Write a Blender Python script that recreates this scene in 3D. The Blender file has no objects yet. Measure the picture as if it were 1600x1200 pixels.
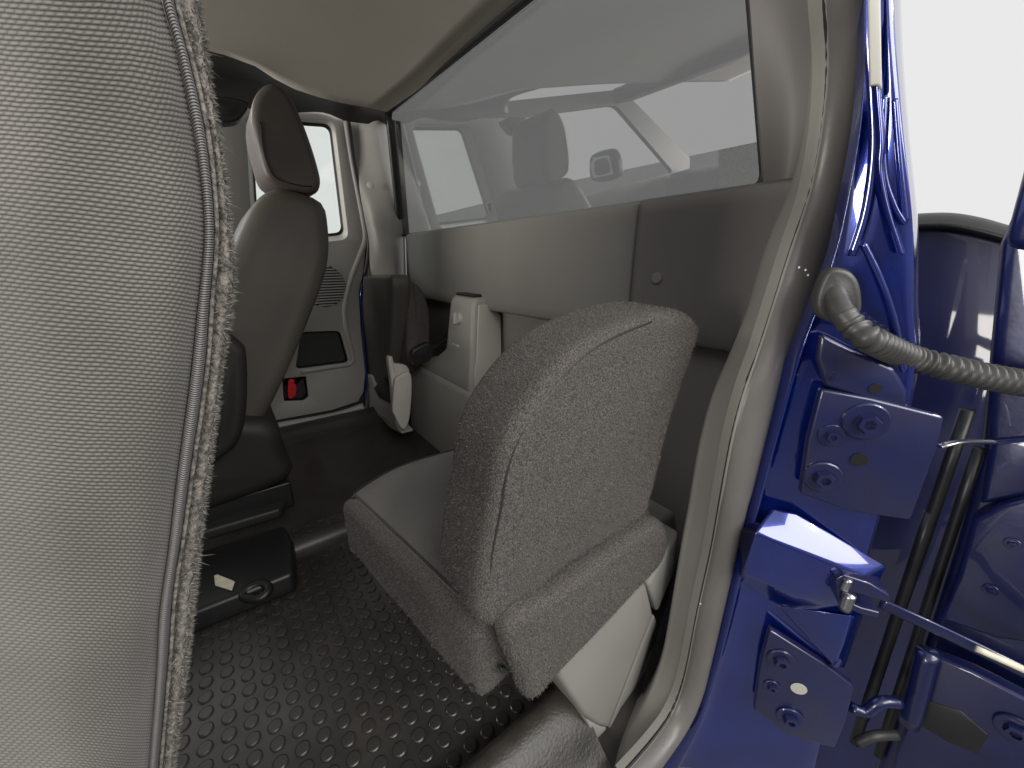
import bpy, bmesh, math, random
from mathutils import Vector, Matrix
random.seed(7)
S = bpy.context.scene
C = S.collection
# ------------------------------------------------------------------ camera
F, PSI, PIT, CZ = 600.0, math.radians(36.6), math.radians(18.4), 0.72
cd = bpy.data.cameras.new('camera'); cam = bpy.data.objects.new('camera', cd); C.objects.link(cam)
cd.sensor_width = 36.0; cd.lens = 36.0*F/1600.0; cd.clip_start = 0.01; cd.clip_end = 400
cam.location = (0, 0, CZ); cam.rotation_euler = (math.pi/2-PIT, 0, -PSI)
S.camera = cam
# ------------------------------------------------------------------ light: even white surround, lamps out of view
w = bpy.data.worlds.new('World'); S.world = w; w.use_nodes = True
bg = w.node_tree.nodes['Background']; bg.inputs[0].default_value = (1.0, 1.0, 1.0, 1); bg.inputs[1].default_value = 0.82
def lamp(name, loc, target, sx, sy, power, col=(1, 1, 1)):
    d = bpy.data.lights.new(name, 'AREA'); d.shape = 'RECTANGLE'; d.size = sx; d.size_y = sy; d.energy = power; d.color = col
    o = bpy.data.objects.new(name, d); C.objects.link(o); o.location = loc
    o.rotation_euler = (Vector(target)-Vector(loc)).to_track_quat('-Z', 'Y').to_euler()
    return o
lamp('unseen_lamp', (0.25, -2.1, 2.3), (0.4, 0.7, 0.4), 2.6, 1.5, 88, (1, .97, .93))  # unseen soft key, side taken from the lit seat faces
lamp('unseen_lamp', (-3.4, 0.9, .75), (0.2, .9, 1.1), 2.2, .9, 170, (1, .96, .9))  # added in front, lifts the ceiling through the windshield
lamp('unseen_lamp', (1.6, -1.7, 2.3), (0.5, 0.1, 0.4), 1.8, .07, 20, (.95, .98, 1))  # thin strip added for crisp highlights on the blue paint
lamp('unseen_lamp', (-2.2, 3.8, 2.4), (0.3, 0.9, 0.6), 1.6, 1.2, 60, (1, 1, 1))  # added beyond the far window to brighten the interior
S.view_settings.view_transform = 'Standard'; S.view_settings.look = 'None'
S.view_settings.exposure = 0.0; S.view_settings.gamma = 1.0
# ------------------------------------------------------------------ pixel -> place
RT = Vector((math.cos(PSI), -math.sin(PSI), 0))
FW = Vector((math.sin(PSI)*math.cos(PIT), math.cos(PSI)*math.cos(PIT), -math.sin(PIT)))
UP = Vector((math.sin(PSI)*math.sin(PIT), math.cos(PSI)*math.sin(PIT), math.cos(PIT)))
EYE = Vector((0, 0, CZ))
def at(px, py, X=None, Y=None, Z=None, P=None):
    d = RT*(px-800)+UP*(600-py)+FW*F
    if X is not None: t = X/d.x
    elif Y is not None: t = Y/d.y
    elif Z is not None: t = (Z-CZ)/d.z
    else: t = (P[0]-P[1].dot(EYE))/P[1].dot(d)          # plane (offset, normal)
    return EYE+d*t
def ats(pts, **k): return [at(x, y, **k) for x, y in pts]
def plane(p, n): n = Vector(n).normalized(); return (n.dot(Vector(p)), n)
JN = Vector((.848, .53, 0)).normalized()
def J(off=0): return (0.489-off, JN)                    # face of the door jamb, off metres towards the door
LEAN = 0.13
WP = plane((.655, 0, .81), (1, 0, LEAN))                # leaning plane of the rear glass
def wx(z, off=0): return .655-LEAN*(z-.81)-off
# ------------------------------------------------------------------ materials
def mat(name, col, rough=.6, metal=0, coat=0, spec=.5, nscale=0, namt=.0, bscale=0, bstr=0, bdist=.001, weave=None, speck=0, sheen=0, col2=None, detail=4, island=0, var=0):
    m = bpy.data.materials.new(name); m.use_nodes = True; nt = m.node_tree; N = nt.nodes; L = nt.links
    b = N['Principled BSDF']; b.inputs['Base Color'].default_value = (*col, 1); b.inputs['Roughness'].default_value = rough
    b.inputs['Metallic'].default_value = metal; b.inputs['Coat Weight'].default_value = coat; b.inputs['Coat Roughness'].default_value = .04; b.inputs['Coat IOR'].default_value = 1.8
    b.inputs['Specular IOR Level'].default_value = spec; b.inputs['Sheen Weight'].default_value = sheen
    tc = N.new('ShaderNodeTexCoord'); src = None; h = None
    def noise(s, det=detail, vec='Object'):
        n = N.new('ShaderNodeTexNoise'); n.inputs['Scale'].default_value = s; n.inputs['Detail'].default_value = det
        L.new(tc.outputs[vec], n.inputs['Vector']); return n
    def mixc(fac, a, bcol, lo=.3, hi=.7):
        mr = N.new('ShaderNodeMapRange'); mr.inputs[1].default_value = lo; mr.inputs[2].default_value = hi; L.new(fac, mr.inputs[0])
        mx = N.new('ShaderNodeMix'); mx.data_type = 'RGBA'; L.new(mr.outputs[0], mx.inputs[0])
        for sock, v in ((mx.inputs[6], a), (mx.inputs[7], bcol)):
            if isinstance(v, tuple): sock.default_value = (*v, 1)
            else: L.new(v, sock)
        return mx.outputs[2]
    if nscale:
        c2 = col2 or tuple(c*(1-namt) for c in col)
        src = mixc(noise(nscale).outputs[0], col, c2)
    if weave:                                           # (stitch width mm, row mm, gap mm, dark factor)
        mp = N.new('ShaderNodeMapping'); mp.inputs['Scale'].default_value = (1000, 1000, 1000); L.new(tc.outputs['UV'], mp.inputs[0])
        mp.inputs['Rotation'].default_value = (0, 0, weave[4] if len(weave) > 4 else 0)
        wob = noise(60, 2, 'UV'); va = N.new('ShaderNodeVectorMath'); va.operation = 'MULTIPLY_ADD'
        va.inputs[1].default_value = (1.6, 1.6, 0); L.new(wob.outputs['Color'], va.inputs[0]); L.new(mp.outputs[0], va.inputs[2])
        sp = N.new('ShaderNodeSeparateXYZ'); L.new(va.outputs[0], sp.inputs[0])
        def mth(op, a, b_=None):
            q = N.new('ShaderNodeMath'); q.operation = op
            for k, v in enumerate((a, b_)):
                if v is None: continue
                if isinstance(v, (int, float)): q.inputs[k].default_value = v
                else: L.new(v, q.inputs[k])
            return q.outputs[0]
        ry = mth('DIVIDE', sp.outputs[1], weave[1]); rx = mth('ADD', mth('DIVIDE', sp.outputs[0], weave[0]), mth('MULTIPLY', mth('FLOOR', ry), .37))
        f1 = mth('ABSOLUTE', mth('SINE', mth('MULTIPLY', ry, math.pi))); f2 = mth('ABSOLUTE', mth('SINE', mth('MULTIPLY', rx, math.pi)))
        h = mth('MULTIPLY', f1, mth('ADD', mth('MULTIPLY', f2, weave[2]), 1-weave[2]))          # beads of yarn in staggered rows
        src = mixc(h, tuple(c*weave[3] for c in col), col, .1, .95)
        if var:
            src2 = N.new('ShaderNodeMix'); src2.data_type = 'RGBA'; src2.blend_type = 'MULTIPLY'; src2.inputs[0].default_value = 1
            L.new(src, src2.inputs[6]); L.new(mixc(noise(14, 3).outputs[0], (1, 1, 1), (1-var, 1-var*.95, 1-var)), src2.inputs[7]); src = src2.outputs[2]
    if speck:
        s = src if src is not None else col
        a = N.new('ShaderNodeMix'); a.data_type = 'RGBA'; a.blend_type = 'MULTIPLY'; a.inputs[0].default_value = 1
        if isinstance(s, tuple): a.inputs[6].default_value = (*s, 1)
        else: L.new(s, a.inputs[6])
        L.new(mixc(noise(speck, 3).outputs[0], (.45, .45, .46), (1.7, 1.65, 1.6), .35, .65), a.inputs[7]); src = a.outputs[2]
    if island:
        g = N.new('ShaderNodeNewGeometry'); src = mixc(g.outputs['Random Per Island'], tuple(c*(1-island) for c in col), tuple(c*(1+island) for c in col), 0, 1)
    if src is not None: L.new(src, b.inputs['Base Color'])
    if bscale and h is None: h = noise(bscale, 5).outputs[0]
    if h is not None:
        bp = N.new('ShaderNodeBump'); bp.inputs['Strength'].default_value = bstr; bp.inputs['Distance'].default_value = bdist
        L.new(h, bp.inputs['Height']); L.new(bp.outputs[0], b.inputs['Normal'])
    return m
def glassmat(name, tint, refl=1.0, ior=1.5):
    m = bpy.data.materials.new(name); m.use_nodes = True; nt = m.node_tree; N = nt.nodes; L = nt.links; N.remove(N['Principled BSDF'])
    tr = N.new('ShaderNodeBsdfTransparent'); tr.inputs[0].default_value = (*tint, 1)
    gl = N.new('ShaderNodeBsdfGlossy'); gl.inputs['Roughness'].default_value = 0.005; gl.inputs[0].default_value = (refl, refl, refl, 1)
    fr = N.new('ShaderNodeFresnel'); ge = N.new('ShaderNodeNewGeometry'); mr = N.new('ShaderNodeMapRange')
    mr.inputs[3].default_value = ior; mr.inputs[4].default_value = 1/ior; L.new(ge.outputs['Backfacing'], mr.inputs[0]); L.new(mr.outputs[0], fr.inputs[0])   # same reflectance from both sides of the pane
    mx = N.new('ShaderNodeMixShader'); L.new(fr.outputs[0], mx.inputs[0]); L.new(tr.outputs[0], mx.inputs[1]); L.new(gl.outputs[0], mx.inputs[2])
    L.new(mx.outputs[0], N['Material Output'].inputs[0]); return m
M = dict(
 weave=mat('woven_seat_fabric', (.25, .233, .206), .8, weave=(2.9, 1.75, .6, .30, -.05), bstr=.7, bdist=.0008, sheen=.2, var=.3),
 weave2=mat('woven_cushion_fabric', (.17, .158, .142), .85, weave=(2.8, 1.9, .7, .3, .6), bstr=1, bdist=.001, sheen=.2, var=.25),
 pipe=mat('ribbed_piping', (.27, .26, .25), .8, weave=(300, 1.25, .0, .45), bstr=.8, bdist=.001),
 plush=mat('plush_base', (.080, .074, .069), .95, speck=620, bscale=500, bstr=.8, bdist=.002),
 blade=mat('plush_pile', (.13, .12, .111), .9, island=.95),
 blade2=mat('carpet_pile', (.19, .18, .16), .9, island=.6),
 edge=mat('carpet_edge', (.16, .15, .135), .95, speck=300, bscale=400, bstr=1, bdist=.002),
 vinyl=mat('dark_seat_cloth', (.085, .078, .066), .55, bscale=700, bstr=.25, bdist=.0006, nscale=3, namt=.25),
 vinyl3=mat('shaded_seat_cloth', (.018, .017, .015), .6, bscale=700, bstr=.25, bdist=.0006),  # seat cloth with the shade low in the cab put into its colour
 vinyl2=mat('brown_headrest_cloth', (.105, .082, .070), .5, bscale=700, bstr=.25, bdist=.0006, nscale=7, col2=(.06, .055, .05)),
 liner=mat('headliner_cloth', (.50, .465, .40), .95, bscale=900, bstr=.35, bdist=.0008, nscale=2.5, namt=.12),
 panel=mat('brown_grey_trim', (.19, .184, .17), .62, bscale=1100, bstr=.3, bdist=.0006, nscale=2, namt=.08),
 pillar=mat('warm_grey_trim', (.145, .136, .13), .6, bscale=1100, bstr=.3, bdist=.0006, nscale=2, namt=.08),
 grey=mat('light_grey_plastic', (.46, .45, .41), .5, bscale=900, bstr=.25, bdist=.0005, nscale=6, namt=.08),
 lip=mat('trim_lip_plastic', (.245, .238, .218), .55, bscale=900, bstr=.3, bdist=.0005, nscale=6, namt=.1),
 grey2=mat('mid_grey_plastic', (.33, .325, .30), .5, bscale=900, bstr=.25, bdist=.0005, nscale=5, namt=.1),
 grey3=mat('door_trim_plastic', (.32, .31, .29), .5, bscale=900, bstr=.25, bdist=.0005, nscale=4, namt=.1),
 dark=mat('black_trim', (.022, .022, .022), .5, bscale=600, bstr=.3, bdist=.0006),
 black=mat('black_plastic', (.012, .012, .013), .4),
 rubber=mat('grey_rubber_seal', (.135, .128, .12), .36, bscale=220, bstr=.25, bdist=.0008, nscale=25, namt=.1),
 boot=mat('rubber_boot', (.06, .058, .056), .42, bscale=300, bstr=.3, bdist=.0006, nscale=40, namt=.35),
 mat=mat('rubber_floor_mat', (.022, .022, .021), .28, bscale=500, bstr=.2, bdist=.0006, nscale=12, col2=(.046, .042, .037)),
 sillcarpet=mat('sill_carpet', (.055, .05, .042), .42, bscale=250, bstr=.4, bdist=.002, nscale=20, namt=.6),
 blue=mat('blue_car_paint', (.006, .028, .27), .2, metal=.6, coat=1.0, nscale=9, col2=(.006, .014, .16), bscale=11, bstr=.28, bdist=.004),
 bluedark=mat('dark_blue_paint', (.010, .015, .080), .36, metal=.2, coat=.35, nscale=22, col2=(.018, .018, .06), bscale=45, bstr=.3, bdist=.002),  # deeper blue than the jamb panel
 doornavy=mat('shaded_door_paint', (.008, .012, .070), .34, metal=.15, coat=.35, nscale=18, namt=.35, bscale=40, bstr=.3, bdist=.002),  # body blue with the shade on the open door mixed in
 bednavy=mat('shaded_bed_paint', (.014, .018, .09), .4, coat=.3, nscale=9, namt=.3),  # body blue darkened for the shade between door and bed
 chrome=mat('steel', (.45, .45, .47), .3, metal=1),
 red=mat('red_plastic', (.65, .02, .03), .4),
 tag=mat('paper_tag', (.75, .70, .55), .7, nscale=60, namt=.2),
 print=mat('dark_print', (.03, .03, .03), .6), wprint=mat('white_print', (.8, .8, .78), .6),
 glass=glassmat('tinted_glass', (.48, .485, .48), 1.0, 2.6), clear=glassmat('clear_glass', (.95, .97, .95)),
 screen=mat('contrast_screen_paint', (.42, .42, .42), .8, nscale=1.5, namt=.15),
 floor_out=mat('hall_floor', (.13, .13, .13), .6, nscale=3, namt=.15), drop=mat('water_drop', (.5, .5, .5), .05, spec=1),
)
# ------------------------------------------------------------------ object helpers
def tag(o, label, cat, group=None):
    o['label'] = label; o['category'] = cat
    if group: o['group'] = group
    return o
def wloc(o):
    v = Vector((0, 0, 0))
    while o: v += o.location; o = o.parent
    return v
def thing(name, label, cat, loc, group=None):
    o = bpy.data.objects.new(name, None); C.objects.link(o); o.location = loc; o.empty_display_size = .05
    return tag(o, label, cat, group)
def link(name, verts, faces, m, parent=None, uv=None, smooth=True, bevel=0, segs=2, sub=0, solid=0, auto=None):
    off = wloc(parent) if parent else Vector((0, 0, 0))
    me = bpy.data.meshes.new(name); me.from_pydata([tuple(Vector(v)-off) for v in verts], [], faces); me.update()
    if uv is not None:
        l = me.uv_layers.new(name='UVMap')
        for lp in me.loops: l.data[lp.index].uv = uv[lp.vertex_index]
    me.materials.append(m)
    if smooth: me.shade_smooth()
    o = bpy.data.objects.new(name, me); C.objects.link(o)
    if parent: o.parent = parent
    if solid:
        s = o.modifiers.new('t', 'SOLIDIFY'); s.thickness = solid; s.offset = -1
    if bevel:
        b = o.modifiers.new('b', 'BEVEL'); b.width = bevel; b.segments = segs; b.limit_method = 'ANGLE'; b.angle_limit = math.radians(28)
        b.harden_normals = False
    if sub:
        s = o.modifiers.new('s', 'SUBSURF'); s.levels = sub; s.render_levels = sub
    if auto is not None:
        e = o.modifiers.new('e', 'EDGE_SPLIT'); e.split_angle = math.radians(auto)
    return o
def cr(p0, p1, p2, p3, t):
    return .5*((2*p1)+(p2-p0)*t+(2*p0-5*p1+4*p2-p3)*t*t+(3*p1-p0-3*p2+p3)*t*t*t)
def spline(pts, n, closed=False):
    pts = [Vector(p) for p in pts]; k = len(pts); out = []
    segs = k if closed else k-1; dense = []
    for i in range(segs):
        g = (lambda j: pts[j % k]) if closed else (lambda j: pts[max(0, min(k-1, j))])
        for s in range(12): dense.append(cr(g(i-1), g(i), g(i+1), g(i+2), s/12))
    dense.append(pts[0] if closed else pts[-1])
    acc = [0]
    for a, b in zip(dense, dense[1:]): acc.append(acc[-1]+(b-a).length)
    tot = acc[-1]; m = n if closed else n-1; j = 0
    for i in range(n):
        d = tot*i/m
        while j < len(acc)-2 and acc[j+1] < d: j += 1
        seg = acc[j+1]-acc[j]; out.append(dense[j].lerp(dense[j+1], (d-acc[j])/seg if seg > 1e-9 else 0))
    return out
def ribbon(name, lines, m, parent=None, n=40, k=6, solid=0, smooth_cross=True, flip=False, **kw):
    L = [spline(l, n) for l in lines]; cols = []
    for i in range(n):
        pts = [l[i] for l in L]; K = len(pts); col = []
        for a in range(K-1):
            for s in range(k):
                t = s/k
                col.append(cr(pts[max(a-1, 0)], pts[a], pts[a+1], pts[min(a+2, K-1)], t) if smooth_cross else pts[a].lerp(pts[a+1], t))
        col.append(pts[-1]); cols.append(col)
    R = len(cols[0]); verts = [v for c in cols for v in c]; faces = []; uv = []; vlen = 0
    for i, c in enumerate(cols):
        if i: vlen += (c[R//2]-cols[i-1][R//2]).length
        u = 0
        for j, v in enumerate(c):
            if j: u += (v-c[j-1]).length
            uv.append((u, vlen))
    for i in range(n-1):
        for j in range(R-1):
            q = (i*R+j, i*R+j+1, (i+1)*R+j+1, (i+1)*R+j); faces.append(q[::-1] if flip else q)
    return link(name, verts, faces, m, parent, uv=uv, solid=solid, **kw)
def tube(name, pts, r, m, parent=None, n=24, seg=10, closed=False, flat=1.0, axis=None, rf=None, cap=True, **kw):
    P = spline(pts, n, closed); verts = []; faces = []; prev = None
    for i, p in enumerate(P):
        t = (P[(i+1) % n]-P[i-1]) if closed else (P[min(i+1, n-1)]-P[max(i-1, 0)])
        t.normalize(); a = Vector(axis) if axis else (prev or (Vector((0, 0, 1)) if abs(t.z) < .9 else Vector((1, 0, 0))))
        a = (a-t*a.dot(t)).normalized(); b = t.cross(a); prev = None if axis else a
        rr = rf(i/(n-1), r) if rf else r
        for s in range(seg):
            an = 2*math.pi*s/seg; verts.append(p+a*(math.cos(an)*rr*flat)+b*(math.sin(an)*rr))
    for i in range(n if closed else n-1):
        for s in range(seg):
            faces.append((i*seg+s, i*seg+(s+1) % seg, ((i+1) % n)*seg+(s+1) % seg, ((i+1) % n)*seg+s))
    if cap and not closed: faces += [tuple(range(seg))[::-1], tuple((n-1)*seg+s for s in range(seg))]
    return link(name, verts, faces, m, parent, **kw)
def slab(name, outline, vec, m, parent=None, bevel=.004, segs=3, **kw):
    vec = Vector(vec); n = len(outline); o = [Vector(p) for p in outline]
    verts = o+[p+vec for p in o]
    nrm = Vector((0, 0, 0))
    for i in range(n): nrm += o[i].cross(o[(i+1) % n])
    f = tuple(range(n)); b = tuple(range(n, 2*n))[::-1]; sd = [((i+1) % n, i, n+i, n+(i+1) % n) for i in range(n)]
    faces = [f, b]+sd
    if nrm.dot(vec) > 0: faces = [q[::-1] for q in faces]
    return link(name, verts, faces, m, parent, bevel=bevel, segs=segs, auto=kw.pop('auto', 40), **kw)
def puff(name, outline, vec, r, m, parent=None, n=64, dome=.006, segs=6, closed_spline=True, uvs=True, **kw):
    """soft upholstered body: outline rounded over at front and back, faces slightly domed"""
    vec = Vector(vec); d = vec.length; vn = vec.normalized()
    P = spline(outline, n, True) if closed_spline else [Vector(p) for p in outline]; n = len(P)
    c = sum(P, Vector((0, 0, 0)))/n; area = Vector((0, 0, 0))
    for i in range(n): area += (P[i]-c).cross(P[(i+1) % n]-c)
    sgn = 1 if area.dot(vn) > 0 else -1
    nin = []
    for i in range(n):
        t = (P[(i+1) % n]-P[i-1]).normalized(); nin.append(vn.cross(t).normalized()*sgn)
    prof = []
    for k in range(segs+1): a = math.pi/2*k/segs; prof.append((r*(1-math.sin(a)), r*(1-math.cos(a))))
    rings = []
    FR = (.04, .2, .4, .6, .78, .92)
    for f in FR: rings.append([c.lerp(P[i]+nin[i]*r, f)-vn*dome*(1-f*f)**2 for i in range(n)])
    for ins, dep in prof: rings.append([P[i]+nin[i]*ins+vn*dep for i in range(n)])
    for ins, dep in prof[::-1]: rings.append([P[i]+nin[i]*ins+vn*(d-dep) for i in range(n)])
    for f in FR[::-1]: rings.append([c.lerp(P[i]+nin[i]*r, f)+vn*(d+dome*(1-f*f)**2) for i in range(n)])
    verts = [v for rg in rings for v in rg]; faces = []
    for k in range(len(rings)-1):
        for i in range(n):
            q = (k*n+i, k*n+(i+1) % n, (k+1)*n+(i+1) % n, (k+1)*n+i); faces.append(q if sgn > 0 else q[::-1])
    e0 = tuple(range(n)); e1 = tuple((len(rings)-1)*n+i for i in range(n))
    faces += [e0[::-1], e1] if sgn > 0 else [e0, e1[::-1]]
    ax = vn.orthogonal().normalized()
    if abs(vn.z) < .5: ax = Vector((0, 0, 1)).cross(vn).normalized()
    else: ax = Vector((1, 0, 0))
    ay = vn.cross(ax); uv = [((v-c).dot(ax), (v-c).dot(ay)) for v in verts]
    return link(name, verts, faces, m, parent, uv=uv, **kw)
def box(name, lo, hi, m, parent=None, bevel=.006, segs=3, **kw):
    (a, b, c), (d, e, f) = lo, hi
    return slab(name, [(a, b, c), (d, b, c), (d, e, c), (a, e, c)], (0, 0, f-c), m, parent, bevel, segs, **kw)
def disc(name, p, nrm, r, h, m, parent=None, n=12, top=.8, hole=0):
    """low turned button: base radius r, top radius r*top"""
    nrm = Vector(nrm).normalized(); a = nrm.orthogonal().normalized(); b = nrm.cross(a); p = Vector(p); v = []; f = []
    prof = [(r, 0), (r, h*.6), (r*top, h)]
    if hole: prof += [(r*hole, h), (r*hole*.95, h*.35)]
    for rr, z in prof:
        for i in range(n): an = 2*math.pi*i/n; v.append(p+nrm*z+(a*math.cos(an)+b*math.sin(an))*rr)
    for k in range(len(prof)-1):
        for i in range(n): f.append((k*n+i, k*n+(i+1) % n, (k+1)*n+(i+1) % n, (k+1)*n+i))
    f.append(tuple((len(prof)-1)*n+i for i in range(n)))
    return link(name, v, f, m, parent, auto=35)
def pile(name, src, n, ln, wd, m, parent, sel=None, droop=.5, jit=.6, grow=None, clump=0):
    """short fibres of real geometry standing on the surface of src"""
    dg = bpy.context.evaluated_depsgraph_get(); ev = src.evaluated_get(dg); me = ev.to_mesh(); off = wloc(src)
    tris = []; tot = 0
    me.calc_loop_triangles()
    for t in me.loop_triangles:
        a, b, c = (me.vertices[i].co+off for i in t.vertices)
        if sel and not sel((a+b+c)/3, t.normal): continue
        tot += t.area; tris.append((tot, a, b, c, t.normal.copy()))
    import bisect
    keys = [t[0] for t in tris]; V = []; Fc = []
    for _ in range(n):
        t = tris[min(bisect.bisect(keys, random.random()*tot), len(tris)-1)]; u, v = random.random(), random.random()
        if u+v > 1: u, v = 1-u, 1-v
        p = t[1]+(t[2]-t[1])*u+(t[3]-t[1])*v
        if grow and random.random() > grow(p): continue
        d = (t[4]+Vector((random.uniform(-1, 1), random.uniform(-1, 1), random.uniform(-1, 1)))*jit-Vector((0, 0, droop*random.random()))).normalized()
        if clump:
            rc = random.Random(int(p.z/clump)*7919+int(p.y/clump)*104729+int(p.x/clump)*1299709); d = (d+Vector((rc.uniform(-1, 1), rc.uniform(-1, 1), rc.uniform(-1, 1)))*.9).normalized()
        s = d.cross(Vector((random.uniform(-1, 1), random.uniform(-1, 1), random.uniform(-1, 1)))).normalized()*wd*.5
        l = ln*random.uniform(.5, 1.25); k = len(V); V += [p-s, p+s, p+d*l]; Fc.append((k, k+1, k+2))
    ev.to_mesh_clear()
    o = link(name, V, Fc, m, parent, smooth=False); o['kind'] = 'stuff'; return o
def struct(o): o['kind'] = 'structure'; return o
def hexbolt(p, nrm, r, parent, m, name='bolt'):
    w_ = disc(name, p, nrm, r, r*.16, m, parent, n=24, top=.93)
    disc('bolt_head', Vector(p)+Vector(nrm).normalized()*r*.2, nrm, r*.55, r*.4, m, w_, n=6, top=.85, hole=.5)
    return w_

# ================================================================== SETTING
struct(link('contrast_screen', [(-14, -4.2, -.75), (14, -4.2, -.75), (14, -4.2, 2.3), (-14, -4.2, 2.3)], [(0, 1, 2, 3)], M['screen'], solid=.1))  # unseen screen, added to cut fill and darken paint reflections
struct(link('ground', [(-60, -60, -.75), (60, -60, -.75), (60, 60, -.75), (-60, 60, -.75)], [(0, 1, 2, 3)], M['floor_out']))
# ---- cab floor: one rubber liner, profile across the cab (y, z) swept along the truck
prof = [(.18, .0), (.21, .0), (.25, .0), (.28, .0), (.31, .0), (.60, .0), (.90, .0), (.945, .004), (.965, .022), (.985, .034), (1.03, .036), (1.10, .03), (1.3, .026), (1.55, .026), (1.60, .04), (1.63, .075), (1.66, .08)]
xs = [-1.5, -.8, -.4, -.1, .1, .3, .5, .72]
floor = struct(ribbon('floor', [[(x, y, z) for x in xs] for y, z in prof], M['mat'], n=24, k=3, solid=.03, flip=True))
# raised round studs of the liner
stud_me = None; cand = []
s = .0300
for i in range(-24, 24):
    for j in range(0, 21):
        x, y = i*s, .32+j*s
        d = Vector((x, y, 0))-EYE; f_ = d.dot(FW)
        if f_ < .05: continue
        px, py = 800+F*d.dot(RT)/f_, 600-F*d.dot(UP)/f_
        if 255 < px < 900 and 780 < py < 1260 and x < .42: cand.append((f_, x, y))
cand.sort()
for k_, (f_, x, y) in enumerate(cand[:300]):
    if stud_me is None:
        o = disc('stud', (0, 0, 0), (0, 0, 1), .0105, .0030, M['mat'], None, n=18, top=.84); stud_me = o.data; so = o
    else:
        o = so.copy(); C.objects.link(o)
    o.parent = floor; o.location = (x+random.uniform(-.0006, .0006), y, .0004)
sV, sF = [], []
for f_, x, y in cand[300:]:                                # the studs that show smallest, in one piece
    k0 = len(sV); sV += [v.co+Vector((x, y, .0004)) for v in stud_me.vertices]; sF += [tuple(i+k0 for i in p.vertices) for p in stud_me.polygons]
if sV: link('far_studs', sV, sF, M['mat'], floor, auto=35)['kind'] = 'stuff'
for x in [-.02+.031*i for i in range(8)]:
    for y in (.992, 1.02):
        o = so.copy(); C.objects.link(o); o.parent = floor; o.location = (x, y, .0352)
# carpeted roll along the near sill
cp = ribbon('sill_carpet', [[(x, y, z) for x in (-1.2, -.4, .0, .2, .33)] for y, z in ((.185, .004), (.215, .02), (.25, .055), (.283, .074), (.308, .058), (.325, .0))], M['sillcarpet'], floor, n=20, k=4)
# ---- ceiling
CE = [Vector((-1.5, 1.42, 1.16)), Vector((-.5, 1.38, 1.19))]+ats([(250, 62), (320, 80), (385, 96), (450, 135), (520, 158), (575, 168), (604, 175)], Z=1.195)
CX = (-1.5, -.6, .0, .3, .56)
def cl_(y, z): return [(-1.5, y, z-.03), (-.6, y, z), (.0, y, z), (.4, y, z-.002), (wx(1.2)-.005, y, z-.010)]
ceil = struct(ribbon('ceiling', [cl_(.13, 1.12), cl_(.2, 1.18), cl_(.5, 1.212), cl_(.9, 1.215), cl_(1.2, 1.208), CE], M['liner'], n=30, k=4, solid=.02))
ribbon('header_trim', [[p+Vector((0, -.004, .004)) for p in CE[2:]], ats([(250, 100), (320, 115), (385, 128), (450, 150), (520, 167), (575, 176), (606, 184)], Y=1.62),
        ats([(250, 140), (320, 150), (390, 170), (450, 176), (505, 176), (545, 190), (606, 196)], Y=1.675)], M['dark'], ceil, n=30, solid=.01)
puff('visor_mount', ats([(318, 150), (385, 158), (380, 180), (362, 190), (318, 186)], Y=1.45), (0, .06, 0), .006, M['dark'], ceil, n=30)
# ---- rear wall
wall = struct(ribbon('wall', [[(x, y, z) for y in (.16, .5, 1.0, 1.4, 1.72)] for x, z in ((.70, .60), (.70, .3), (.70, .0))], M['panel'], n=20, k=4, solid=.02, flip=True))
pz = [(.650, .004), (.640, .0), (.637, -.012), (.636, -.10), (.638, -.19), (.642, -.228), (.655, -.245), (.70, -.25)]
_bl, _br = at(628, 369, P=WP), at(1193, 291, P=WP)
def zt(y): return _bl.z+(_br.z-_bl.z)*(y-_bl.y)/(_br.y-_bl.y)
ribbon('lower_panel', [[(x, y, zt(y)+dz) for y in (.472, .8, 1.2, 1.50, 1.56)] for x, dz in pz], M['panel'], wall, n=30, k=5, solid=.006, flip=True)
ribbon('corner_panel', [[(x-.005, y, zt(y)+dz) for y in (.20, .3, .40, .464, .468)] for x, dz in pz], M['pillar'], wall, n=20, k=5, solid=.010, flip=True)
for px, py, r in ((1027, 435, .0105),):
    disc('push_pin', at(px, py, X=.633), (-1, 0, 0), r, .006, M['panel'], wall, n=20, top=.7)
# near rear corner pillar between glass and door opening
LIPL = [(1263, -60), (1265, 0), (1267, 95), (1258, 190), (1237, 285), (1194, 390), (1167, 483), (1137, 558), (1112, 617), (1092, 692), (1075, 790), (1064, 850), (1050, 937), (1033, 1025), (1005, 1095), (963, 1158), (920, 1225)]
LIPR = [(1284, -60), (1286, 0), (1291, 95), (1284, 190), (1265, 295), (1232, 395), (1187, 537), (1162, 608), (1142, 683), (1125, 775), (1110, 860), (1089, 955), (1068, 1060), (1047, 1116), (1015, 1161), (970, 1212)]
SEALR = [(1354, -60), (1353, 0), (1350, 95), (1339, 200), (1312, 332), (1298, 400), (1267, 483), (1237, 558), (1208, 658), (1179, 754), (1169, 780), (1141, 902), (1117, 1007), (1099, 1077), (1075, 1130), (1020, 1210)]
wl = [(1163, -60), (1171, 0), (1180, 120), (1193, 288)]
l0 = ats(wl, P=(WP[0]-.016, WP[1]))+[Vector((.632, .262, z)) for z in (.72, .6, .45, .3, .12)]
l2 = ats([(x+6, y) for x, y in LIPL[:11]], Y=.232)
ribbon('corner_pillar_trim', [l0, [a.lerp(b, .55)+Vector((.012, .0, 0)) for a, b in zip(spline(l0, 16), spline(l2, 16))], l2], M['pillar'], wall, n=50, k=8)
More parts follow.
